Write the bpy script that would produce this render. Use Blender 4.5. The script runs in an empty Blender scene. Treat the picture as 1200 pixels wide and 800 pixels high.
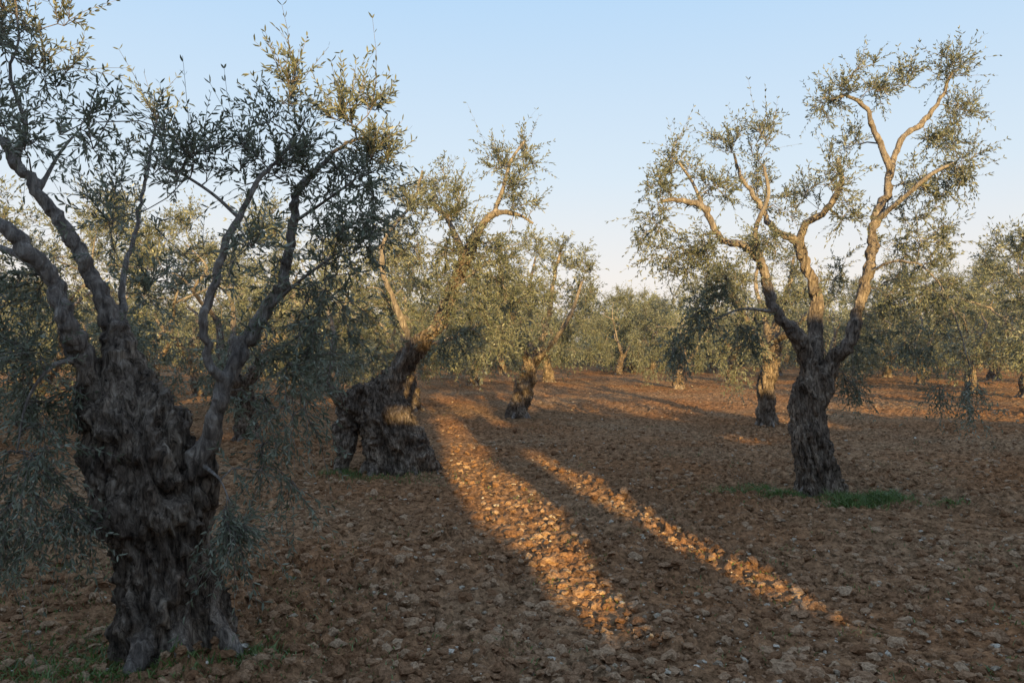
import bpy, math, numpy as np
from mathutils import Vector
scene=bpy.context.scene
F=933.0; CH=1.7; HZ=400.0
def P(px,py,d): return np.array([(px-600)/F*d, d, CH-(py-HZ)/F*d])
# ------------------------------------------------------------ noise
def h3(ix,iy,iz,seed):
    with np.errstate(over='ignore'):
        h=(ix.astype(np.int64)*374761393+iy.astype(np.int64)*668265263+iz.astype(np.int64)*2147483647//3+seed*1274126177)&0xFFFFFFFF
        h=((h^(h>>13))*1274126177)&0xFFFFFFFF
        h=((h^(h>>16))*2246822519)&0xFFFFFFFF
        h=(h^(h>>15))&0xFFFFFFFF
    return h/4294967295.0
def vnoise(p,seed=0):
    i=np.floor(p).astype(np.int64); f=p-i; f=f*f*(3-2*f)
    r=0
    for a in (0,1):
        wa=f[:,0] if a else 1-f[:,0]
        for b in (0,1):
            wb=f[:,1] if b else 1-f[:,1]
            for c in (0,1):
                wc=f[:,2] if c else 1-f[:,2]
                r=r+wa*wb*wc*h3(i[:,0]+a,i[:,1]+b,i[:,2]+c,seed)
    return r*2-1
def fbm(p,o=3,seed=0):
    r=0;a=1.0
    for k in range(o):
        r=r+a*vnoise(p*(2.03**k),seed+k*17); a*=0.5
    return r
def n2(x,y,s,seed): return vnoise(np.stack([x*s,y*s,np.full_like(x,0.37)],1),seed)
def worley(x,y,s,seed):
    X=x*s;Y=y*s; ix=np.floor(X).astype(np.int64); iy=np.floor(Y).astype(np.int64)
    z=np.zeros_like(ix); best=np.full(X.shape,9.0); bh=np.zeros(X.shape)
    for a in (-1,0,1):
        for b in (-1,0,1):
            cx=ix+a;cy=iy+b
            dx=cx+h3(cx,cy,z,seed)-X; dy=cy+h3(cx,cy,z+1,seed)-Y
            d=dx*dx+dy*dy; m=d<best
            best=np.where(m,d,best); bh=np.where(m,h3(cx,cy,z+2,seed),bh)
    return np.sqrt(best),bh
def ground_h(x,y):
    r=np.sqrt(x*x+y*y)
    low=0.05*n2(x,y,0.22,5)+0.03*n2(x,y,0.8,6)
    wx=x+0.05*n2(x,y,9,11)+.018*n2(x,y,30,13); wy=y+0.05*n2(x,y,9,12)+.018*n2(x,y,30,14)
    d1,q1=worley(wx,wy,7.0,21); d2,q2=worley(wx,wy,16.0,22); d3,q3=worley(wx,wy,33.0,23)
    m=0.65+0.45*n2(x,y,0.7,31)+0.35*n2(x,y,2.2,32)
    m=np.clip(m,0.25,1.3)
    c=0.095*np.clip(0.75-d1,0,.5)*q1**2+0.078*np.clip(0.75-d2,0,.5)*q2+0.044*np.clip(0.7-d3,0,.5)*q3+.014*n2(x,y,22,44)+.008*n2(x,y,60,45)
    furrow=0.022*np.sin((x+0.18*y)*2*math.pi/0.55+1.5*n2(x,y,0.5,8))
    fade=np.clip((120-r)/60,0,1)
    return low*fade+(c*m*1.45+furrow*0.6)*fade-0.03
# ------------------------------------------------------------ mesh util
def build(name,groups,mats,parent=None,loc=(0,0,0),smooth=True):
    Vs=[];L=[];S=[];M=[];A=[];off=0
    for g in groups:
        V=np.asarray(g['V'],float); 
        if len(V)==0: continue
        Vs.append(V); A.append(np.broadcast_to(np.asarray(g.get('var',0.5),float),(len(V),)))
        for Fa in g['F']:
            Fa=np.asarray(Fa)
            if Fa.size==0: continue
            L.append((Fa+off).ravel()); S.append(np.full(len(Fa),Fa.shape[1])); M.append(np.full(len(Fa),g.get('m',0)))
        off+=len(V)
    V=np.concatenate(Vs);L=np.concatenate(L).astype(np.int32);S=np.concatenate(S).astype(np.int32);M=np.concatenate(M).astype(np.int32);A=np.concatenate(A)
    me=bpy.data.meshes.new(name)
    me.vertices.add(len(V)); me.vertices.foreach_set('co',V.astype(np.float32).ravel())
    me.loops.add(len(L)); me.loops.foreach_set('vertex_index',L)
    me.polygons.add(len(S)); st=np.concatenate([[0],np.cumsum(S)[:-1]]).astype(np.int32)
    me.polygons.foreach_set('loop_start',st)
    try: me.polygons.foreach_set('loop_total',S)
    except Exception: pass
    me.polygons.foreach_set('material_index',M)
    me.polygons.foreach_set('use_smooth',np.full(len(S),smooth))
    at=me.attributes.new('var','FLOAT','POINT'); at.data.foreach_set('value',A.astype(np.float32))
    for m in mats: me.materials.append(m)
    me.update(calc_edges=True)
    ob=bpy.data.objects.new(name,me); scene.collection.objects.link(ob)
    ob.location=loc
    if parent is not None: ob.parent=parent
    return ob
def catmull(p,n=4):
    p=np.asarray(p,float)
    if len(p)<3: 
        t=np.linspace(0,1,n+1)[:,None]; return p[0]*(1-t)+p[-1]*t
    q=np.vstack([2*p[0]-p[1],p,2*p[-1]-p[-2]]); out=[]
    for i in range(len(p)-1):
        a,b,c,d=q[i:i+4]
        for t in np.arange(n)/n:
            out.append(0.5*((2*b)+(-a+c)*t+(2*a-5*b+4*c-d)*t*t+(-a+3*b-3*c+d)*t**3))
    out.append(p[-1]); out=np.array(out); out[:,3]=np.maximum(out[:,3],p[:,3].min()*0.9)
    return out
def tube(pts,rad,n=8):
    pts=np.asarray(pts,float); m=len(pts)
    T=np.gradient(pts,axis=0); T/=np.linalg.norm(T,axis=1)[:,None]+1e-9
    u=np.cross(T[0],[0.3,0.9,0.1]); u/=np.linalg.norm(u)+1e-9
    U=np.zeros_like(pts)
    for i in range(m):
        u=u-T[i]*np.dot(u,T[i]); u/=np.linalg.norm(u)+1e-9; U[i]=u
    W=np.cross(T,U); a=np.arange(n)*2*math.pi/n
    R=np.asarray(rad)[:,None,None]
    V=pts[:,None,:]+R*(np.cos(a)[None,:,None]*U[:,None,:]+np.sin(a)[None,:,None]*W[:,None,:])
    V=V.reshape(-1,3); i=np.arange(m-1)[:,None]*n; j=np.arange(n)[None,:]; k=(j+1)%n
    Q=np.stack([i+j,i+k,i+n+k,i+n+j],-1).reshape(-1,4)
    V=np.vstack([V,pts[0],pts[-1]]); j=np.arange(n);k=(j+1)%n
    T3=np.vstack([np.stack([np.full(n,m*n),k,j],1),np.stack([np.full(n,m*n+1),(m-1)*n+j,(m-1)*n+k],1)])
    return V,Q,T3
def merge(parts):
    Vs=[];Q=[];T=[];o=0
    for V,q,t in parts:
        Vs.append(V);Q.append(q+o);T.append(t+o);o+=len(V)
    return np.vstack(Vs),np.vstack(Q),np.vstack(T)
def remesh(V,Q,T,vox):
    me=bpy.data.meshes.new('tmp'); me.from_pydata(V.tolist(),[],Q.tolist()+T.tolist())
    ob=bpy.data.objects.new('tmp',me); scene.collection.objects.link(ob)
    md=ob.modifiers.new('r','REMESH'); md.mode='VOXEL'; md.voxel_size=vox
    dg=bpy.context.evaluated_depsgraph_get(); ev=ob.evaluated_get(dg); em=ev.to_mesh()
    n=len(em.vertices); co=np.empty(n*3,np.float32); em.vertices.foreach_get('co',co)
    no=np.empty(n*3,np.float32); em.vertices.foreach_get('normal',no)
    nl=len(em.loops); li=np.empty(nl,np.int32); em.loops.foreach_get('vertex_index',li)
    ev.to_mesh_clear(); bpy.data.objects.remove(ob); bpy.data.meshes.remove(me)
    return co.reshape(-1,3).astype(float),no.reshape(-1,3).astype(float),li.reshape(-1,4)
# ------------------------------------------------------------ materials
def newmat(name):
    m=bpy.data.materials.new(name); m.use_nodes=True; nt=m.node_tree; nt.nodes.clear()
    return m,nt,nt.nodes,nt.links
def ramp(N,stops,interp='LINEAR'):
    r=N.new('ShaderNodeValToRGB'); r.color_ramp.interpolation=interp
    e=r.color_ramp.elements
    while len(e)<len(stops): e.new(0.5)
    for k,(p,c) in enumerate(stops): e[k].position=p; e[k].color=(*c,1)
    return r
def leaf_mat(name,stops,trans=0.25):
    m,nt,N,L=newmat(name)
    at=N.new('ShaderNodeAttribute'); at.attribute_name='var'
    r=ramp(N,stops); L.new(at.outputs['Fac'],r.inputs[0])
    b=N.new('ShaderNodeBsdfPrincipled'); b.inputs['Roughness'].default_value=0.45; b.inputs['Specular IOR Level'].default_value=0.5
    L.new(r.outputs[0],b.inputs['Base Color'])
    o=N.new('ShaderNodeOutputMaterial')
    if trans>0:
        t=N.new('ShaderNodeBsdfTranslucent'); L.new(r.outputs[0],t.inputs[0])
        mx=N.new('ShaderNodeMixShader'); mx.inputs[0].default_value=trans
        L.new(b.outputs[0],mx.inputs[1]); L.new(t.outputs[0],mx.inputs[2]); L.new(mx.outputs[0],o.inputs[0])
    else: L.new(b.outputs[0],o.inputs[0])
    return m
LS=[(0,(0.055,0.066,0.04)),(0.4,(0.14,0.156,0.102)),(0.75,(0.245,0.256,0.182)),(1,(0.43,0.44,0.36))]
M_LEAF=leaf_mat('olive_leaf',LS,.28)
M_LEAFD=leaf_mat('olive_leaf_distant',[(p,tuple(min(1,c*1.05) for c in k)) for p,k in LS],0)  # leaf colours lightened to stand in for distance haze
M_GRASS=leaf_mat('grass',[(0,(0.06,0.10,0.025)),(0.6,(0.12,0.20,0.045)),(1,(0.22,0.25,0.10))],0.25)
M_SCREEN=leaf_mat('shadow_screen_leaf',[(0,(0.02,0.03,0.012)),(1,(0.05,0.07,0.03))],0.0)  # leaves of the added, unseen shadow screen
def bark_mat():
    m,nt,N,L=newmat('olive_bark')
    tc=N.new('ShaderNodeTexCoord'); mp=N.new('ShaderNodeMapping'); mp.inputs['Scale'].default_value=(1,1,0.3)
    L.new(tc.outputs['Object'],mp.inputs[0])
    n1=N.new('ShaderNodeTexNoise'); n1.inputs['Scale'].default_value=27; n1.inputs['Detail'].default_value=6; n1.inputs['Roughness'].default_value=0.74; n1.inputs['Distortion'].default_value=0.9
    n2_=N.new('ShaderNodeTexNoise'); n2_.inputs['Scale'].default_value=4.5; n2_.inputs['Detail'].default_value=4
    L.new(mp.outputs[0],n1.inputs[0]); L.new(tc.outputs['Object'],n2_.inputs[0])
    r=ramp(N,[(0.36,(0.024,0.018,0.014)),(0.46,(0.13,0.10,0.08)),(0.57,(0.29,0.235,0.19)),(0.70,(0.50,0.43,0.37))])
    L.new(n1.outputs['Fac'],r.inputs[0])
    r2=ramp(N,[(0.32,(0.48,0.44,0.42)),(0.52,(1,.96,0.93)),(0.68,(1.5,1.45,1.38))]); L.new(n2_.outputs['Fac'],r2.inputs[0])
    mu=N.new('ShaderNodeMix'); mu.data_type='RGBA'; mu.blend_type='MULTIPLY'; mu.inputs['Factor'].default_value=1
    L.new(r.outputs[0],mu.inputs['A']); L.new(r2.outputs[0],mu.inputs['B'])
    rt=ramp(N,[(0.33,(0.15,0.125,0.112)),(0.5,(.31,.265,.24)),(0.65,(0.5,0.45,0.41))]); L.new(n1.outputs['Fac'],rt.inputs[0])
    at=N.new('ShaderNodeAttribute'); at.attribute_name='var'
    mx=N.new('ShaderNodeMix'); mx.data_type='RGBA'; L.new(at.outputs['Fac'],mx.inputs['Factor'])
    L.new(mu.outputs['Result'],mx.inputs['A']); L.new(rt.outputs[0],mx.inputs['B'])
    b=N.new('ShaderNodeBsdfPrincipled'); b.inputs['Roughness'].default_value=0.85; b.inputs['Specular IOR Level'].default_value=0.2
    L.new(mx.outputs['Result'],b.inputs['Base Color'])
    bp=N.new('ShaderNodeBump'); bp.inputs['Strength'].default_value=1; bp.inputs['Distance'].default_value=0.045
    L.new(n1.outputs['Fac'],bp.inputs['Height']); L.new(bp.outputs[0],b.inputs['Normal'])
    o=N.new('ShaderNodeOutputMaterial'); L.new(b.outputs[0],o.inputs[0]); return m
M_BARK=bark_mat()
def soil_mat():
    m,nt,N,L=newmat('tilled_soil')
    tc=N.new('ShaderNodeTexCoord')
    def noise(s,d=5,ro=0.6):
        n=N.new('ShaderNodeTexNoise'); n.inputs['Scale'].default_value=s; n.inputs['Detail'].default_value=d; n.inputs['Roughness'].default_value=ro
        L.new(tc.outputs['Object'],n.inputs[0]); return n
    a=noise(0.35,3); b_=noise(11,6,0.78); sp=noise(42,2)
    r1=ramp(N,[(0.35,(0.335,0.172,0.088)),(0.65,(0.345,0.222,0.135))]); L.new(a.outputs['Fac'],r1.inputs[0])
    r2=ramp(N,[(0.37,(0.26,0.24,0.22)),(0.5,(0.88,0.85,0.82)),(0.64,(1.6,1.55,1.5))]); L.new(b_.outputs['Fac'],r2.inputs[0])
    mu=N.new('ShaderNodeMix'); mu.data_type='RGBA'; mu.blend_type='MULTIPLY'; mu.inputs['Factor'].default_value=1
    L.new(r1.outputs[0],mu.inputs['A']); L.new(r2.outputs[0],mu.inputs['B'])
    r3=ramp(N,[(0.68,(0,0,0)),(0.73,(1,1,1))]); L.new(sp.outputs['Fac'],r3.inputs[0])
    mx=N.new('ShaderNodeMix'); mx.data_type='RGBA'; L.new(r3.outputs[0],mx.inputs['Factor']); L.new(mu.outputs['Result'],mx.inputs['A']); mx.inputs['B'].default_value=(0.44,0.36,0.26,1)
    b=N.new('ShaderNodeBsdfDiffuse')
    L.new(mx.outputs['Result'],b.inputs['Color'])
    bp=N.new('ShaderNodeBump'); bp.inputs['Strength'].default_value=1; bp.inputs['Distance'].default_value=0.06
    L.new(b_.outputs['Fac'],bp.inputs['Height']); L.new(bp.outputs[0],b.inputs['Normal'])
    o=N.new('ShaderNodeOutputMaterial'); L.new(b.outputs[0],o.inputs[0]); return m
M_SOIL=soil_mat()
def simple_var(name,stops):
    m,nt,N,L=newmat(name); at=N.new('ShaderNodeAttribute'); at.attribute_name='var'
    r=ramp(N,stops); L.new(at.outputs['Fac'],r.inputs[0])
    tc=N.new('ShaderNodeTexCoord'); n=N.new('ShaderNodeTexNoise'); n.inputs['Scale'].default_value=60; n.inputs['Detail'].default_value=3; n.inputs['Roughness'].default_value=.7; L.new(tc.outputs['Object'],n.inputs[0])
    r2=ramp(N,[(0.35,(0.55,0.53,0.5)),(0.65,(1.25,1.22,1.2))]); L.new(n.outputs['Fac'],r2.inputs[0])
    mu=N.new('ShaderNodeMix'); mu.data_type='RGBA'; mu.blend_type='MULTIPLY'; mu.inputs['Factor'].default_value=1
    L.new(r.outputs[0],mu.inputs['A']); L.new(r2.outputs[0],mu.inputs['B'])
    b=N.new('ShaderNodeBsdfDiffuse')
    L.new(mu.outputs['Result'],b.inputs['Color'])
    bp=N.new('ShaderNodeBump'); bp.inputs['Strength'].default_value=0.8; bp.inputs['Distance'].default_value=0.015; L.new(n.outputs['Fac'],bp.inputs['Height']); L.new(bp.outputs[0],b.inputs['Normal'])
    o=N.new('ShaderNodeOutputMaterial'); L.new(b.outputs[0],o.inputs[0]); return m
M_STONE=simple_var('limestone',[(0,(0.24,0.17,0.12)),(0.6,(0.40,0.33,0.25)),(1,(0.62,0.56,0.48))])
M_CLOD=simple_var('soil_clod',[(0,(0.20,0.108,0.06)),(0.6,(0.32,0.195,0.118)),(1,(0.43,0.30,0.20))])
# ------------------------------------------------------------ foliage
def norm(v): return v/(np.linalg.norm(v,axis=-1,keepdims=True)+1e-9)
def sprays(rng,O,D,Ln,clump,leafL,leafW,K=8,hexa=True,stems=True,keep=0.85,droop=0.3):
    S=len(O); curv=rng.normal(0,0.2,(S,3)); curv[:,2]-=droop*rng.random(S)
    def pos(t): return O+D*(Ln*t)[:,None]+curv*(Ln*t*t)[:,None]
    groups=[]
    if stems:
        ref=norm(np.cross(D,rng.normal(size=(S,3)))); w=np.cross(D,ref)
        V=np.zeros((S,4,3,3))
        for i,t in enumerate((0,0.35,0.7,1.0)):
            c=pos(np.full(S,t)); r=0.0024*(1-0.6*t)
            for j in range(3):
                a=j*2*math.pi/3; V[:,i,j]=c+r*(math.cos(a)*ref+math.sin(a)*w)
        base=(np.arange(S)*12)[:,None]; q=[]
        for i in range(3):
            for j in range(3):
                k=(j+1)%3; q.append([i*3+j,i*3+k,(i+1)*3+k,(i+1)*3+j])
        Fq=(base[:,:,None]+np.array(q)[None]).reshape(-1,4)
        groups.append(dict(V=V.reshape(-1,3),F=[Fq],m=1,var=0.5))
    Ps=[];Ds=[];Cs=[]
    s1=norm(np.cross(D,rng.normal(size=(S,3)))); s2=norm(np.cross(D,s1))
    for k in range(K):
        t=np.clip((k+0.9+rng.normal(0,0.15,S))/K,0.03,1)
        c=pos(t); T=norm(D+2*curv*t[:,None]); side=s1 if k%2 else s2
        for sg in (-1,1):
            Ps.append(c); Ds.append(norm(T*0.85+sg*side*0.62+rng.normal(0,0.22,(S,3))+np.array([0,0,-0.06]))); Cs.append(clump)
    Pp=np.concatenate(Ps);Dd=np.concatenate(Ds);C=np.concatenate(Cs)
    k=rng.random(len(Pp))<keep; Pp,Dd,C=Pp[k],Dd[k],C[k]; n=len(Pp)
    W=norm(np.cross(Dd,rng.normal(size=(n,3)))); NN=np.cross(Dd,W)
    l=(leafL*rng.uniform(0.6,1.2,n))[:,None]; w=(leafW*rng.uniform(0.8,1.2,n))[:,None]*0.5
    bend=NN*l*rng.normal(0,0.08,(n,1))
    if hexa:
        V=np.stack([Pp,Pp+Dd*l*0.28+W*w*0.85+bend*0.5,Pp+Dd*l*0.65+W*w*0.85+bend,Pp+Dd*l,Pp+Dd*l*0.65-W*w*0.85+bend,Pp+Dd*l*0.28-W*w*0.85+bend*0.5],1)
        b=(np.arange(n)*6)[:,None]
        Fs=[b+np.array([0,1,2,3])[None],b+np.array([0,3,4,5])[None]]; kk=6
    else:
        V=np.stack([Pp,Pp+Dd*l*0.45+W*w,Pp+Dd*l,Pp+Dd*l*0.45-W*w],1); b=(np.arange(n)*4)[:,None]; Fs=[b+np.array([0,1,2,3])[None]]; kk=4
    var=np.clip(0.6*rng.random(n)+0.4*C,0,1)
    groups.append(dict(V=V.reshape(-1,3),F=Fs,m=0,var=np.repeat(var,kk)))
    return groups
def grow(rng,sk,skr,targets,nspr,leaf,K=8,hexa=True,stems=True,sprL=(0.14,0.34),nseg=5,keep=0.85):
    TP=np.array([t[0] for t in targets]); 
    d0=np.array([np.min(np.linalg.norm(sk-p,axis=1)) for p in TP]); order=np.argsort(d0)
    cap=len(sk)+len(TP)*14; nodes=np.zeros((cap,3)); nr=np.zeros(cap); n=len(sk); nodes[:n]=sk; nr[:n]=skr
    tubes=[];O=[];D=[];Ln=[];C=[]
    for oi in order:
        p=TP[oi]; up=targets[oi][1]; cl=targets[oi][2]
        dd=np.linalg.norm(nodes[:n]-p,axis=1); 
        cost=dd+0.25*np.maximum(0,nodes[:n,2]-p[2])*(up>0)
        i=int(np.argmin(cost)); q=nodes[i]; dist=dd[i]
        m=int(np.clip(dist/0.09,3,12)); t=np.linspace(0,1,m)[:,None]
        ctrl=(p+q)/2+rng.normal(0,0.14,3)*dist+np.array([0,0,0.16*dist if up>-0.2 else 0.25*dist])
        path=q*(1-t)**2+2*ctrl*t*(1-t)+p*t*t
        path[1:-1]+=rng.normal(0,0.012,(m-2,3))
        r0=min(nr[i]*0.75+0.001,0.004+0.010*dist); rad=r0+(0.0028-r0)*t[:,0]**0.8
        tubes.append(tube(path,np.maximum(rad,0.0022),nseg))
        nodes[n:n+m-1]=path[1:]; nr[n:n+m-1]=rad[1:]; n+=m-1
        tang=norm(p-q)
        ns=nspr if np.isscalar(nspr) else rng.integers(*nspr)
        for s in range(ns):
            j=rng.integers(max(1,int(m*0.35)),m) if s>1 else m-1
            O.append(path[j]); D.append(norm(0.45*tang+rng.normal(0,0.55,3)+np.array([0,0,up*rng.uniform(0.6,1.3)])))
            Ln.append(rng.uniform(*sprL)*(1.5 if (abs(up)>0.6 and rng.random()<0.4) else 1)); C.append(cl)
    gs=sprays(rng,np.array(O),np.array(D),np.array(Ln),np.array(C),leaf[0],leaf[1],K,hexa,stems,keep)
    return tubes,gs
def trunk_mesh(rng,lines,vox,seed,amp=1.0,minr=0.014,bigs=.06):
    parts=[]; allp=[]
    for ln in lines:
        c=catmull(ln,5)
        if len(ln)>4 and c[:,3].max()<.2:
            w=np.minimum(c[:,3],.03)[:,None]; c[2:-1,:3]+=(rng.normal(0,.35,(len(c),3))*w)[2:-1]
        allp.append(c)
        sel=c[:,3]>=minr; k=int(np.argmin(sel)) if not sel.all() else len(c)
        if k>=3: parts.append(tube(c[:k,:3],c[:k,3],14))
    V,Q,T=merge(parts); co,no,fq=remesh(V,Q,T,vox)
    sk=np.vstack(allp); r=np.zeros(len(co))
    for s in range(0,len(co),20000):
        d=np.linalg.norm(co[s:s+20000,None,:]-sk[None,:,:3],axis=2)/np.maximum(sk[None,:,3],0.02)
        r[s:s+20000]=sk[np.argmin(d,axis=1),3]
    a=np.clip((r-0.015)/0.2,0.02,1.0)*amp
    tw=co[:,2]*1.1; cs,sn=np.cos(tw),np.sin(tw); x=co[:,0]*cs-co[:,1]*sn; y=co[:,0]*sn+co[:,1]*cs
    p=np.stack([x,y,co[:,2]],1)
    rid=1-np.abs(fbm(p*np.array([8,8,2.0]),2,seed))*2
    crk=-np.clip(.16-np.abs(vnoise(p*np.array([11,11,1.8]),seed+77)),0,1)/.16
    fine=1-np.abs(fbm(p*np.array([24,24,8]),3,seed+5))*2
    big=fbm(co*4.0,2,seed+9)
    knob=np.clip(vnoise(co*7.5,seed+30)-.4,0,1)
    disp=a*(0.06*rid+0.03*fine+bigs*big+.07*knob+.05*crk-0.035)
    co=co+no*disp[:,None]
    thin=np.clip(1-(r-0.02)/0.07,0,1)*0.95
    g=[dict(V=co,F=[fq],m=0,var=thin)]
    for c in allp:
        V,Q,T=tube(c[:,:3],c[:,3]*0.82,8); g.append(dict(V=V,F=[Q,T],m=0,var=np.clip(1-(np.concatenate([np.repeat(c[:,3],8),[c[0,3],c[-1,3]]])-0.02)/0.07,0,1)*0.95))
    return g,sk
def roots(rng,R,n=6,lean=(0,0)):
    out=[]
    for i in range(n):
        a=2*math.pi*(i+rng.uniform(-.3,.3))/n; e=rng.uniform(1.1,1.45)
        c,s=math.cos(a),math.sin(a)
        out.append([[c*R*0.3+lean[0],s*R*0.3+lean[1],R*1.7,R*0.36],[c*R*0.65,s*R*0.65,R*0.7,R*0.33],[c*R*e,s*R*e,0.0,R*0.22],[c*R*e*1.3,s*R*e*1.3,-0.12,R*0.12]])
    return out
def assemble(name,loc,tg,tubes,gs):
    e=bpy.data.objects.new(name,None); scene.collection.objects.link(e); e.location=loc; e.empty_display_size=0.3
    build('trunk_and_limbs',tg,[M_BARK],e)
    V,Q,T=merge(tubes)
    build('branches',[dict(V=V,F=[Q,T],var=0.75)],[M_BARK],e)
    build('foliage',gs,[M_LEAF,M_BARK],e,smooth=False)
    return e
def photo_tree(seed,base,lines,blobs,vox,leaf,nspr,K=8,hexa=True,R=None,amp=1.0,sprL=(0.14,0.34),dens=1.0,dspread=0.9,keep=0.85,limb=.8,bigs=.06):
    rng=np.random.default_rng(seed); d=F*CH/(base[1]-HZ); B=P(base[0],base[1],d); s=d/F
    L=[]
    for li,ln in enumerate(lines):
        L.append([[*(P(q[0],q[1],d+(q[3] if len(q)>3 else 0))-B),q[2]*s*((limb if q[2]<20 else .85) if li>0 else .93)] for q in ln])
    L[0].insert(0,[L[0][0][0],L[0][0][1],-0.2,L[0][0][3]*1.05])
    RR=R if R else L[0][1][3]*0.8
    L+=roots(rng,RR)
    tg,sk=trunk_mesh(rng,L,vox,seed,amp,bigs=bigs)
    lim=sk[(sk[:,2]>0.9)&(sk[:,3]<0.12)]
    T=[]
    for b in blobs:
        cx,cy,rx,ry,n,up=b[:6]; dy=b[6] if len(b)>6 else rng.uniform(-dspread,dspread)
        for i in range(max(1,int(round(n*dens)))):
            v=rng.normal(size=3); v=v/np.linalg.norm(v)*rng.random()**0.4
            dd=d+dy+v[1]*max(rx,ry)*s
            T.append((P(cx+v[0]*rx,cy+v[2]*ry,dd)-B,up,np.clip(rng.normal(0.5,0.3),0,1)))
    tubes,gs=grow(rng,lim[:,:3],lim[:,3],T,nspr,leaf,K,hexa,True,sprL,5,keep)
    return assemble('olive_tree',tuple(B),tg,tubes,gs)
# ------------------------------------------------------------ hero trees
treeA=photo_tree(11,(208,752),[
 [(207,752,66),(198,705,58),(192,650,54),(184,600,60),(176,555,62),(160,510,56,.0),(146,470,44),(139,435,26),(137,410,18)],
 [(200,640,40),(220,585,36),(236,545,20,-.05),(250,490,13,-.1),(263,455,13,-.1),(285,405,13),(312,365,12,.1),(330,335,11,.15),(336,300,9,.2),(345,260,8,.25),(348,225,7,.3),(375,195,5,.3),(400,172,3.5,.3),(432,160,2.5,.3)],
 [(264,458,9,-.1),(248,425,7.5,-.15),(238,375,7,-.2),(250,330,6.5,-.2),(262,290,6,-.2),(285,245,5,-.2),(308,205,4,-.2),(325,188,3,-.1),(345,160,2,0)],
 [(280,255,4,-.2),(250,228,3,-.2),(215,205,2.5,-.2),(190,195,2,-.2)],
 [(150,475,38),(142,430,28,.03),(135,385,18,.05),(115,340,14,.1),(95,300,12,.1),(70,260,11,.1),(45,225,10,.1),(20,190,9,.1),(2,165,8,.1),(-30,140,6,.1),(-60,100,4,.1)],
 [(130,490,38),(108,445,22,-.05),(92,410,16,-.1),(80,380,12,-.2),(65,335,11.5,-.2),(40,300,11,-.25),(10,270,10,-.3),(-25,250,9,-.3),(-70,225,5,-.3)],
 [(62,330,7,-.2),(28,303,6,-.1),(0,290,5,0),(-50,275,4,0)],
 [(142,385,7,.1),(146,320,5,.2),(158,275,4,.3),(166,230,3.5,.35),(175,190,3,.4),(184,140,2,.4)],
 [(20,188,6,.1),(27,140,4,.1),(12,85,3,.1),(22,40,2,.1),(15,-20,2,.1)],
 [(45,225,5,.1),(70,180,3,.2),(95,150,2,.3)],
 [(345,260,4,.25),(375,240,3,.1),(410,215,2.5,0)],
 [(312,365,5,.1),(350,330,3,0),(390,300,2.5,-.1)],
 [(95,420,6,-.1),(60,430,3.5,-.25),(32,470,2.5,-.3),(20,530,1.5,-.35)],
 [(238,545,5,-.1),(258,562,1.5,-.25),(270,590,1.2,-.3)],
 ],[
 (10,30,50,50,13,.6,.1),(50,75,35,35,6,.4,.1),(-40,100,50,80,12,.5),(85,30,20,30,2,.8,.2),(10,165,50,35,7,.3),(95,160,40,40,6,.6),(140,230,45,50,6,.6),(185,170,25,55,6,.9,.4),
 (215,205,25,35,5,.8,-.2),(235,170,20,40,4,1,-.2),(285,200,35,40,7,.8,-.1),(335,165,35,50,12,.9,0),(345,115,15,30,4,1,.1),(415,135,30,40,10,.9,.3),(440,185,30,30,10,.6,.3),(400,225,45,40,12,.3,.1),(430,260,30,35,8,.1,.1),
 (390,290,45,35,11,.2,-.1),(350,330,50,35,7,.1,0),(390,380,45,45,10,-.2,0),(330,410,45,40,9,-.3,0),(300,300,40,40,4,.3),(220,310,40,40,4,.3),(180,350,35,40,5,.3,.4),
 (130,290,35,35,3,.5),(30,350,45,40,9,.1),(25,420,45,40,13,-.2,-.2),(60,470,40,40,9,-.4,-.2),(40,540,45,45,11,-.8,-.3),(20,610,45,45,11,-.9,-.3),(85,590,30,35,7,-.8,-.3),(-30,400,40,80,14,0),(272,608,20,22,11,-.7,-.3),(305,540,18,22,4,-.6,0),(345,480,28,45,5,-.8,0),(310,460,25,30,4,-.5,0),(345,560,14,30,2,-.9,0)
 ],0.011,(0.046,0.0115),(6,9),K=8,R=0.26,sprL=(0.13,0.31),limb=.76,amp=1.05,bigs=.045)
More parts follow.
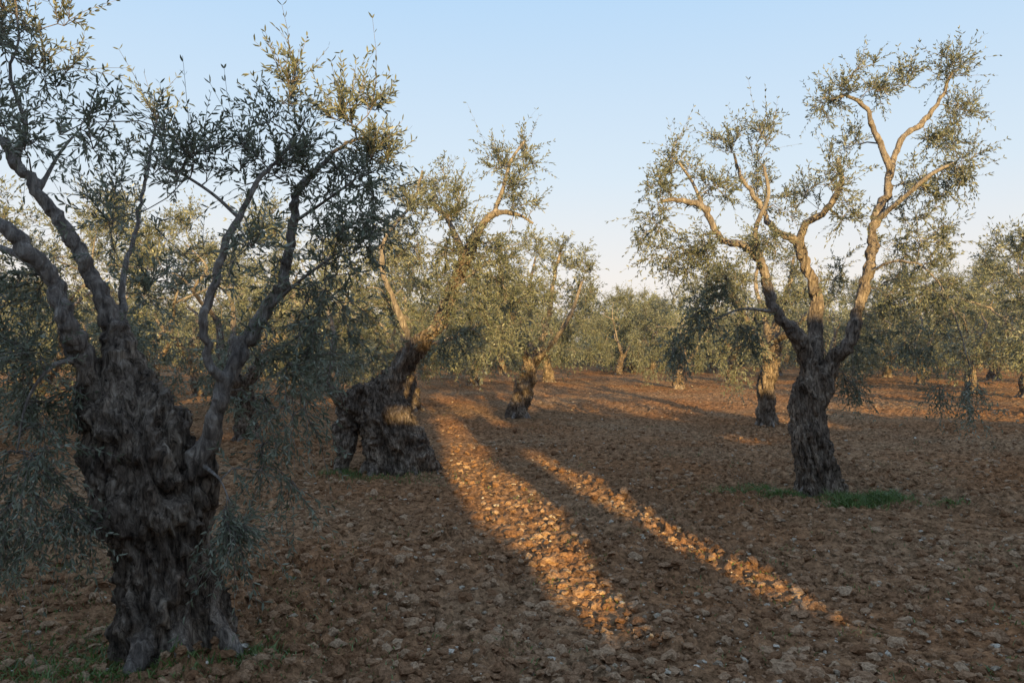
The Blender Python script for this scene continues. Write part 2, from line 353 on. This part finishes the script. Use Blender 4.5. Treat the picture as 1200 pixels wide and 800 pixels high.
treeB=photo_tree(22,(470,551),[
 [(474,552,40),(464,520,35),(452,490,34),(440,464,31),(433,450,24)],
 [(442,470,30),(458,448,19),(472,425,16,.1),(495,400,13,.1),(515,378,11,.1),(530,340,10,0),(545,305,9,0),(560,272,7,0),(580,250,5,-.1),(608,252,3,-.1),(625,262,2,-.1)],
 [(400,558,11,-.1),(403,535,11,-.1),(404,505,14,-.05),(412,475,17,0),(428,458,20,0)],
 [(545,305,6,0),(535,280,5,.1),(520,250,3.5,.2),(500,232,2.5,.2)],
 [(578,252,4,-.1),(590,220,3,-.1),(598,190,2.5,-.1),(615,165,2,0)],
 [(412,470,15),(388,458,8,-.2),(384,435,6,-.3),(392,400,4,-.3),(385,360,3,-.3)],
 [(462,440,8),(478,398,5,-.2),(458,345,4.5,-.3),(447,305,4,-.3),(455,272,3,-.2),(482,240,2.5,0),(495,200,2,0)],
 [(530,340,4,0),(552,322,2.5,-.2),(575,305,2,-.3)],
 [(495,400,5,.2),(520,400,4,.6),(560,380,3,.8)],
 ],[
 (610,200,22,28,12,.8,0),(600,235,30,22,9,.3,-.1),(585,190,18,20,6,.9,0),(520,225,35,30,16,.8,.2),(540,260,30,30,10,.5),(490,240,30,35,14,.8),(575,300,40,35,17,.2),(520,300,35,35,13,.3),(465,290,35,40,17,.4),(430,340,40,40,18,.1),(485,350,40,40,15,.1),(560,350,40,35,19,0),(600,330,35,35,15,.2),
 (400,390,35,35,16,-.2),(450,400,28,28,10,-.2),(370,430,35,35,12,-.4),(545,395,35,30,14,-.3),(350,370,35,40,13,.1),(590,380,30,30,12,-.2)
 ],0.018,(0.058,0.0155),(6,10),K=8,R=0.34,amp=1.15,sprL=(0.15,0.38))
treeD=photo_tree(33,(960,576),[
 [(962,577,30),(956,545,25),(950,510,22),(949,478,21),(956,448,21),(955,428,16)],
 [(952,445,15),(943,418,12,0),(930,388,9.5,-.1),(910,367,8,-.2),(900,335,7.5,-.2),(890,305,7,-.2),(870,287,6,-.2),(846,280,5,-.2),(826,246,4.5,-.2),(800,235,4,-.2),(775,236,2.5,-.2)],
 [(955,440,14),(955,405,10,.2),(956,350,8.5,.3),(945,312,8,.3),(930,282,6,.3),(905,267,5,.3),(892,242,4,.3),(870,212,3,.3),(860,180,2,.3)],
 [(945,315,6,.3),(940,268,5,.2),(968,246,5,0),(985,215,4,-.1),(982,185,2.5,-.1)],
 [(965,440,16),(980,418,11,-.1),(996,400,9.5,-.2),(1005,365,8.5,-.2),(1015,330,8,-.2),(1022,290,7.5,-.1),(1025,255,6.5,0),(1041,222,6,.1),(1040,190,5,.1),(1025,155,4.5,.1),(1015,128,3.5,.1),(992,112,2.5,.1),(975,118,2,.1)],
 [(1041,212,5,.1),(1056,166,4.5,.2),(1085,140,4,.3),(1102,115,3,.3),(1116,85,2,.3)],
 [(1025,260,4.5,0),(1055,235,3.5,-.3),(1090,205,3,-.5),(1120,190,2,-.5)],
 [(1018,320,2.5,-.2),(1050,305,2,-.5),(1088,318,1.5,-.7),(1115,360,1.2,-.8),(1135,425,1,-.8)],
 [(890,305,4,-.2),(885,270,3.5,-.4),(900,230,3,-.5),(895,195,2,-.5)],
 [(905,365,3,-.2),(870,362,2,-.5),(835,375,1.5,-.7)],
 [(826,248,3,-.2),(812,215,2.5,0),(795,190,2,0)],
 ],[
 (1118,85,22,22,11,.8,.3),(1125,125,22,25,11,.4,.3),(1100,165,25,25,11,.4,.2),(1125,190,22,28,14,.2,-.4),(1095,215,35,28,13,.2,-.2),(1030,110,25,18,8,.6,.1),(985,112,25,22,11,.5,.1),(960,130,14,14,4,.2,.1),(1010,75,15,12,3,.9,.1),(1000,160,20,20,5,.6),(1060,100,18,18,5,.7,.2),
 (1065,240,35,30,14,.3),(1090,290,35,30,16,0,-.5),(1040,290,25,25,7,.2),(1100,345,30,30,16,-.3,-.7),(1050,350,35,30,16,-.2),(1020,400,30,25,11,-.4,.4),(1075,400,25,22,9,-.5,-.5),(1140,460,9,24,7,-1,-.8),(1105,455,10,15,3,-1,-.8),(1000,445,25,18,9,-.8,.3),
 (775,225,22,26,12,.5,-.2),(795,190,22,22,9,.8,0),(760,270,18,25,10,0,-.1),(830,225,28,25,12,.6,-.1),(855,165,18,26,8,.9,.3),(895,170,18,26,8,.9,-.3),(880,215,24,20,9,.6),(910,235,24,22,9,.5),(820,285,30,25,16,0,-.3),(785,305,28,28,15,-.2),(850,325,32,25,17,-.1),(900,290,25,25,8,.2),(930,240,20,20,6,.5),(975,205,22,24,9,.7),(985,255,22,24,7,.3),
 (830,365,34,28,17,-.3,-.6),(875,390,28,24,12,-.4),(925,350,24,24,6,0,.5),(985,320,22,25,7,.1,.5),(800,400,24,24,9,-.5,-.6)
 ],0.013,(0.05,0.0135),(6,9),K=8,R=0.17,sprL=(0.13,0.32),limb=.82,amp=1.0,bigs=.04)
treeC=photo_tree(44,(607,487),[
 [(607,487,14),(611,462,12.5),(618,438,11),(624,420,9)],
 [(620,430,8),(612,400,5,-.4),(600,370,4,-.8),(590,330,3,-1),(585,300,2,-1)],
 [(622,430,8),(635,400,5,.2),(645,360,4,.4),(650,320,3,.4),(660,285,2,.4)],
 [(624,425,7),(645,405,4,-.4),(668,370,3,-.8),(682,330,2,-1)],
 [(622,425,6),(622,380,4,.5),(620,340,3,.8),(628,300,2,.8)]
 ],[(590,310,24,28,15,.5),(625,295,24,25,14,.6),(655,300,25,25,15,.5),(682,310,18,22,12,.4),(600,350,30,25,18,.1),(640,345,30,25,18,.1),(675,355,24,25,15,0),(580,385,28,22,16,-.3),(620,385,30,18,16,-.3),(660,392,28,20,16,-.3),(690,340,12,20,6,.2),(565,345,20,25,10,0),(590,410,25,15,8,-.6),(665,415,20,12,6,-.6)],
 0.03,(0.08,0.024),(8,12),K=6,hexa=False,amp=.8,sprL=(.16,.40),dspread=1.2)
treeE=photo_tree(55,(898,497),[
 [(898,498,12),(897,470,11),(898,445,11),(905,420,10),(908,400,8)],
 [(902,430,8),(890,400,5,-.2),(872,370,4,-.6),(855,335,3,-.8)],
 [(906,405,7),(912,370,5,.3),(925,335,4,.5),(930,300,2,.5)],
 [(904,410,6),(895,370,4,.4),(885,330,3,.6),(895,290,2,.6)],
 [(908,400,6),(935,380,4,-.5),(958,355,3,-.8)]
 ],[(850,335,28,28,15,.3),(885,300,28,25,14,.5),(925,305,25,28,12,.5),(955,350,25,28,12,.1),(870,370,28,25,14,-.1),(915,350,25,25,12,.1),(845,400,25,22,12,-.4),(885,405,18,14,6,-.5),(945,395,22,20,9,-.4),(865,435,14,18,6,-.8)],
 0.028,(0.075,0.021),(8,12),K=6,hexa=False,amp=.9,sprL=(.16,.40),dspread=1.2)
# ------------------------------------------------------------ generic orchard trees
def generic_data(seed,leaf=(0.085,0.024),nt=150,H=4.4,K=6,stems=True,ns=(7,11),low=.75):
    rng=np.random.default_rng(seed); R=rng.uniform(0.2,0.28); h=rng.uniform(0.9,1.4); lx,ly=rng.uniform(-.35,.35,2)
    L=[[[0,0,-.2,R*1.1],[0,0,0.05,R],[lx*.3,ly*.3,h*.5,R*.8],[lx,ly,h,R*.72]]]
    n=rng.integers(3,5); a0=rng.uniform(0,6.28)
    for i in range(n):
        a=a0+i*6.28/n+rng.uniform(-.4,.4); rr=rng.uniform(0.9,1.6); c,s=math.cos(a),math.sin(a); top=H*rng.uniform(.66,.88)
        pts=[[lx+c*.05,ly+s*.05,h*.85,R*.45],[lx+c*rr*.35,ly+s*rr*.35,h+.45,R*.3]]
        for t in (.35,.6,.8,1):
            pts.append([lx+c*rr*(.35+.65*t)+rng.normal(0,.14),ly+s*rr*(.35+.65*t)+rng.normal(0,.14),h+.45+(top-h-.45)*t,R*.27*(1-t)+.01])
        L.append(pts)
        p=pts[3]; L.append([[p[0],p[1],p[2],.03],[p[0]+c*.5+rng.normal(0,.3),p[1]+s*.5+rng.normal(0,.3),p[2]+.3,.02],[p[0]+c*1.1+rng.normal(0,.3),p[1]+s*1.1+rng.normal(0,.3),p[2]+.35,.01]])
    L+=roots(rng,R*.85)
    tg,sk=trunk_mesh(rng,L,.035,seed,.8,.02)
    lim=sk[(sk[:,2]>.9)&(sk[:,3]<.12)]; T=[]
    nb=38
    for b in range(nb):
        a=rng.uniform(0,6.28); z=rng.uniform(low,H*.98); rmax=2.6*math.sqrt(max(.1,1-((z-2.0)/(H-1.7))**2)) if z>2.0 else 2.5
        r=rmax*math.sqrt(rng.uniform(.12,1)); c0=np.array([lx+r*math.cos(a),ly+r*math.sin(a),z]); br=rng.uniform(.3,.6)
        up=(z-2.2)/2.2
        for i in range(max(2,int(nt//nb*rng.uniform(.5,1.5)))):
            v=rng.normal(size=3); v=v/np.linalg.norm(v)*rng.random()**.4*br
            T.append((c0+v,up,np.clip(rng.normal(.5,.3),0,1)))
    tubes,gs=grow(rng,lim[:,:3],lim[:,3],T,ns,leaf,K,False,stems,(.18,.45),4 if stems else 3)
    V,Q,Tt=merge(tubes)
    for g in tg: g['m']=1
    return tg,dict(V=V,F=[Q,Tt],m=1,var=.7),gs
templates=[]
for k in range(6):
    tg,bg,gs=generic_data(100+k,leaf=(.09,.027),nt=280,H=[4.5,4.1,4.8,4.4,4.2,4.7][k])
    ob=build('olive_tree_mesh',tg+[bg]+gs,[M_LEAF,M_BARK]); templates.append(ob.data); bpy.data.objects.remove(ob)
fart=[]
for k in range(4):
    tg,bg,gs=generic_data(200+k,leaf=(.14,.05),nt=210,H=[4.6,4.2,4.9,4.4][k],K=4,stems=False,ns=(6,9),low=.5)
    ob=build('orchard_tree_mesh',tg+[bg]+gs,[M_LEAFD,M_BARK]); fart.append(ob.data); bpy.data.objects.remove(ob)
rng=np.random.default_rng(5)
def put(mesh,px,d,s=1.0,rot=0,parent=None,name='olive_tree',xy=None):
    x,y=((px-600)/F*d,d) if xy is None else xy
    o=bpy.data.objects.new(name,mesh); scene.collection.objects.link(o)
    o.location=(x,y,-.03); o.rotation_euler=(0,0,rot); o.scale=(s,s,s)
    if parent: o.parent=parent
    return o
mid=[(0,290,13.8,.88,0.4),(1,482,20,1.0,2.1),(2,150,18.5,1.0,1.0),(3,30,16,1.0,4.0),(4,345,22,1.0,3.0),(5,235,25,1,0.2),(3,425,27,1,5),(0,555,31,1,1.2),(1,643,33,.95,2.2),(2,725,42,.9,.8),
 (4,795,29.5,.82,2.7),(5,855,34,1,1.9),(1,1205,24,1.05,.5),(0,1165,34,1.1,2.9),(2,1080,31,1.0,4.4),(3,985,35,1,.9),(5,-60,22,1,2),(2,110,27,1,3.3),(0,1290,17,1,4.1),(3,-140,12,1,1.1),(1,1330,28,1,2.2),(4,910,40,1,3.9),(3,500,36,1,.3),
 (1,20,30,1,2),(4,310,33,1,1),(2,590,41,1,4),(5,1140,27,.9,5),(0,400,38,1,4),(3,1040,38,1,2.4),(2,1210,38,1,1),(4,180,36,1,2.5),(1,765,44,.95,5)]
for m in mid: put(templates[m[0]],m[1],m[2],m[3],m[4])
far=bpy.data.objects.new('distant_olive_trees',None); scene.collection.objects.link(far)
y=46.0
while y<120:
    sp=5.2 if y<75 else 8
    x=-(0.70*y+8)
    while x<0.70*y+8:
        put(fart[int(rng.integers(0,4))],0,0,rng.uniform(.8,1.15),rng.uniform(0,6.28),far,'orchard_tree',(x+rng.normal(0,.9),y+rng.normal(0,.9)))
        x+=sp
    y+=sp
# ------------------------------------------------------------ ground
ang=np.concatenate([np.radians(np.arange(-41,41,0.13)),np.radians(np.arange(41,319,4.0))])
rad=[0.02,.5,1,1.6,2.2,2.8]
r=3.2
while r<60: rad.append(r); r*=1.0045
while r<1500: rad.append(r); r*=1.06
rad=np.array(rad); nr_,na=len(rad),len(ang)
RR,AA=np.meshgrid(rad,ang,indexing='ij'); gx=(RR*np.sin(AA)).ravel(); gy=(RR*np.cos(AA)).ravel(); gz=ground_h(gx,gy)
i=np.arange(nr_-1)[:,None]*na; j=np.arange(na)[None,:]; k=(j+1)%na
Q=np.stack([i+j,i+na+j,i+na+k,i+k],-1).reshape(-1,4)[:,::-1]
build('ground',[dict(V=np.stack([gx,gy,gz],1),F=[Q])],[M_SOIL])
def ico(sub):
    import bmesh
    bm=bmesh.new(); bmesh.ops.create_icosphere(bm,subdivisions=sub,radius=1)
    V=np.array([v.co[:] for v in bm.verts]); Fa=np.array([[v.index for v in f.verts] for f in bm.faces]); bm.free(); return V,Fa
def scatter_rocks(name,n,sub,smin,smax,mat,seed,dmin,dmax,flat,sink,right=0.0,pw=2.5):
    rng=np.random.default_rng(seed); V0,F0=ico(sub)
    d=dmin*(dmax/dmin)**rng.random(n); a=rng.uniform(-.64,.64,n)
    if right: a=np.where(rng.random(n)<right,np.abs(a),a)
    x=d*np.tan(a); y=d; z=ground_h(x,y)
    s=smin+(smax-smin)*rng.random(n)**pw
    sc=s[:,None]*np.stack([rng.uniform(.7,1.3,n),rng.uniform(.7,1.3,n),rng.uniform(*flat,n)],1)
    nv=len(V0); P0=np.broadcast_to(V0,(n,nv,3)).copy()
    off=rng.uniform(0,1000,(n,1,3)); nz=vnoise((P0*1.3+off).reshape(-1,3),seed).reshape(n,nv,1)+.6*vnoise((P0*2.9+off).reshape(-1,3),seed+1).reshape(n,nv,1)
    P0=P0*(1+.5*nz); P0*=sc[:,None,:]
    a=rng.uniform(0,6.28,n); t=rng.normal(0,.35,n)
    c,s_=np.cos(t)[:,None],np.sin(t)[:,None]; X=P0[...,0];Y=P0[...,1]*c-P0[...,2]*s_;Z=P0[...,1]*s_+P0[...,2]*c
    c,s_=np.cos(a)[:,None],np.sin(a)[:,None]; X,Y=X*c-Y*s_,X*s_+Y*c
    W=np.stack([X+x[:,None],Y+y[:,None],Z+z[:,None]+(sc[:,2]*sink)[:,None]],-1).reshape(-1,3)
    Fa=(F0[None]+(np.arange(n)*nv)[:,None,None]).reshape(-1,3)
    build(name,[dict(V=W,F=[Fa],var=np.repeat(rng.random(n),nv))],[mat],smooth=False)
scatter_rocks('soil_clods',14000,2,.008,.046,M_CLOD,7,3.6,16,(.45,.85),.15,pw=2.6)
scatter_rocks('field_stones',4200,1,.006,.026,M_STONE,8,3.6,36,(.4,.8),.4,right=.4,pw=3)
def grass(name,patches,seed):
    rng=np.random.default_rng(seed); Vs=[];A=[]
    for (cx,cy,rx,ry,n,h) in patches:
        u=rng.normal(size=(n,2))*.5; x=cx+u[:,0]*rx; y=cy+u[:,1]*ry; z=ground_h(x,y)-.005
        b=np.stack([x,y,z],1); a=rng.uniform(0,6.28,n); w=np.stack([np.cos(a),np.sin(a),0*a],1)*rng.uniform(.002,.0055,n)[:,None]
        hh=h*rng.uniform(.4,1.2,n)[:,None]; ln=np.concatenate([rng.normal(0,.45,(n,2)),np.ones((n,1))],1)*hh
        mid_=b+ln*.55; tip=b+ln*np.array([1.5,1.5,.9])
        Vs.append(np.stack([b-w,b+w,mid_+w*.8,tip,mid_-w*.8],1).reshape(-1,3)); A.append(np.repeat(rng.random(n),5))
    V=np.concatenate(Vs); n=len(V)//5; b=(np.arange(n)*5)[:,None]
    build(name,[dict(V=V,F=[b+np.array([0,1,2,4])[None],b+np.array([4,2,3])[None]],var=np.concatenate(A))],[M_GRASS],smooth=False)
def gp(px,py,rx,ry,n,h):
    d=F*CH/(py-HZ); return ((px-600)/F*d,d,rx,ry,n,h)
pat=[gp(1015,585,.42,.22,2200,.085),gp(1000,590,.25,.14,800,.07),gp(1040,582,.2,.1,400,.08),gp(885,574,.5,.2,900,.06),gp(920,580,.25,.12,500,.06),gp(1110,590,.25,.12,200,.05),gp(300,765,.2,.2,300,.06),gp(110,790,.6,.3,900,.05),gp(30,770,.6,.4,700,.05),gp(170,780,.4,.2,500,.05),gp(455,560,.9,.3,500,.06),gp(400,555,.3,.2,400,.08),gp(130,740,.3,.3,400,.045)]
g=np.random.default_rng(3)
for q in range(220):
    py=400+ (g.uniform(50,400)); px=g.uniform(-50,1250)
    pat.append(gp(px,py,.15,.15,int(g.integers(6,26)),.035))
for q in range(60):
    pat.append(gp(g.uniform(0,420),g.uniform(600,800),.3,.25,int(g.integers(15,50)),.035))
grass('grass_tufts',pat,9)
# ------------------------------------------------------------ added unseen screen behind camera; shape and slots made for shadow and sun streaks
SL=0.2; HX=0.18; HY=-10.0
def add_shadow_screen():
    rng=np.random.default_rng(77); c=0.1
    xs=np.arange(-30,36,c); zs=np.arange(0,8.6,c); X,Z=np.meshgrid(xs,zs,indexing='ij'); x=X.ravel(); z=Z.ravel()
    def solid(x,z):
        top=5.75+0.45*n2(x,x*0,.45,3)+.45*n2(x,x*0,1.6,4)+1.5*np.exp(-((x+.9)/1.6)**2)
        e=.09*n2(x,z,3.5,9)+.08*n2(x,z,8,10)
        m=z<top+e*2
        def slot(zz,cc,ww):
            cx=np.interp(z,zz,cc); w=np.interp(z,zz,ww)
            return (np.abs(x-cx)<w/2+e)&(z>zz[0]+e)&(z<zz[-1]+e)
        m&=~slot([2.95,3.3,3.7,4.3,5.2,5.6],[3.27,3.24,3.23,3.24,3.45,3.5],[.4,.55,.8,.58,.45,.35])
        m&=~slot([3.0,3.5,4.1,4.4],[4.66,4.46,4.32,4.28],[.26,.36,.33,.2])
        m&=~((n2(x,z,1.3,40)>.58)&(z>4.7))
        return m
    s=solid(x,z); idx=np.arange(len(x)).reshape(X.shape)
    Sg=s.reshape(X.shape); cell=Sg[:-1,:-1]&Sg[1:,:-1]&Sg[1:,1:]&Sg[:-1,1:]
    q=np.stack([idx[:-1,:-1],idx[1:,:-1],idx[1:,1:],idx[:-1,1:]],-1)[cell]
    V=np.stack([x,HY+.25+.15*n2(x,z,1.1,50)+.08*n2(x,z,4,51),z],1); V2=V.copy(); V2[:,1]=HY-.25-.15*n2(x,z,1.1,52)-.08*n2(x,z,4,53)
    n=26000; lx=rng.uniform(-12,20,n); lz=rng.uniform(0,8,n); k=solid(lx,lz); lx,lz=lx[k],lz[k]; n=len(lx)
    b=np.stack([lx,HY+rng.uniform(-.45,.45,n),lz],1); d=norm(rng.normal(size=(n,3))); w=norm(np.cross(d,rng.normal(size=(n,3))))
    LV=np.stack([b,b+d*.05+w*.018,b+d*.12,b+d*.05-w*.018],1).reshape(-1,3)
    build('shadow_screen',[dict(V=V,F=[q],var=.5),dict(V=V2,F=[q[:,::-1]],var=.5),dict(V=LV,F=[(np.arange(n)*4)[:,None]+np.arange(4)[None]],var=np.repeat(rng.random(n),4))],[M_SCREEN])  # unseen blocker added to shape the sunlight on the grove
add_shadow_screen()
# ------------------------------------------------------------ light
sd=Vector((-HX,1.0,-SL)).normalized()
sun=bpy.data.lights.new('sun','SUN'); sun.energy=9; sun.angle=math.radians(.55); sun.color=(1,.69,.26)
so=bpy.data.objects.new('sun',sun); scene.collection.objects.link(so); so.rotation_euler=sd.to_track_quat('-Z','Y').to_euler(); so.location=(5,-20,12)
w=bpy.data.worlds.new('World'); scene.world=w; w.use_nodes=True; nt=w.node_tree; nt.nodes.clear(); N=nt.nodes; L=nt.links
sk=N.new('ShaderNodeTexSky'); sk.sky_type='NISHITA'; sk.sun_disc=False
sk.sun_elevation=math.asin(-sd.z); sk.sun_rotation=math.atan2(-sd.x,-sd.y); sk.altitude=200; sk.air_density=1.0; sk.dust_density=1.5; sk.ozone_density=1.0
bg=N.new('ShaderNodeBackground'); bg.inputs[1].default_value=.12
# hand-set bright sky gradient mixed over most of the clear-sky model
tc=N.new('ShaderNodeTexCoord'); sx=N.new('ShaderNodeSeparateXYZ'); L.new(tc.outputs['Generated'],sx.inputs[0])
rp=ramp(N,[(0,(.88,.80,.76)),(.07,(.90,.85,.82)),(.2,(.70,.81,.91)),(.42,(.47,.69,.94)),(1,(.38,.52,.76))]); L.new(sx.outputs['Z'],rp.inputs[0])
bg2=N.new('ShaderNodeBackground'); L.new(rp.outputs[0],bg2.inputs[0]); bg2.inputs[1].default_value=1.06
mxs=N.new('ShaderNodeMixShader'); mxs.inputs[0].default_value=.92
L.new(sk.outputs[0],bg.inputs[0]); L.new(bg.outputs[0],mxs.inputs[1]); L.new(bg2.outputs[0],mxs.inputs[2])
o=N.new('ShaderNodeOutputWorld'); L.new(mxs.outputs[0],o.inputs[0])
cam=bpy.data.cameras.new('camera'); co_=bpy.data.objects.new('camera',cam); scene.collection.objects.link(co_); scene.camera=co_
co_.location=(0,0,CH); co_.rotation_euler=(math.radians(90),0,0); cam.lens=28; cam.sensor_width=36; cam.clip_end=3000; cam.clip_start=.05
scene.view_settings.view_transform='Standard'; scene.view_settings.look='None'; scene.view_settings.exposure=0
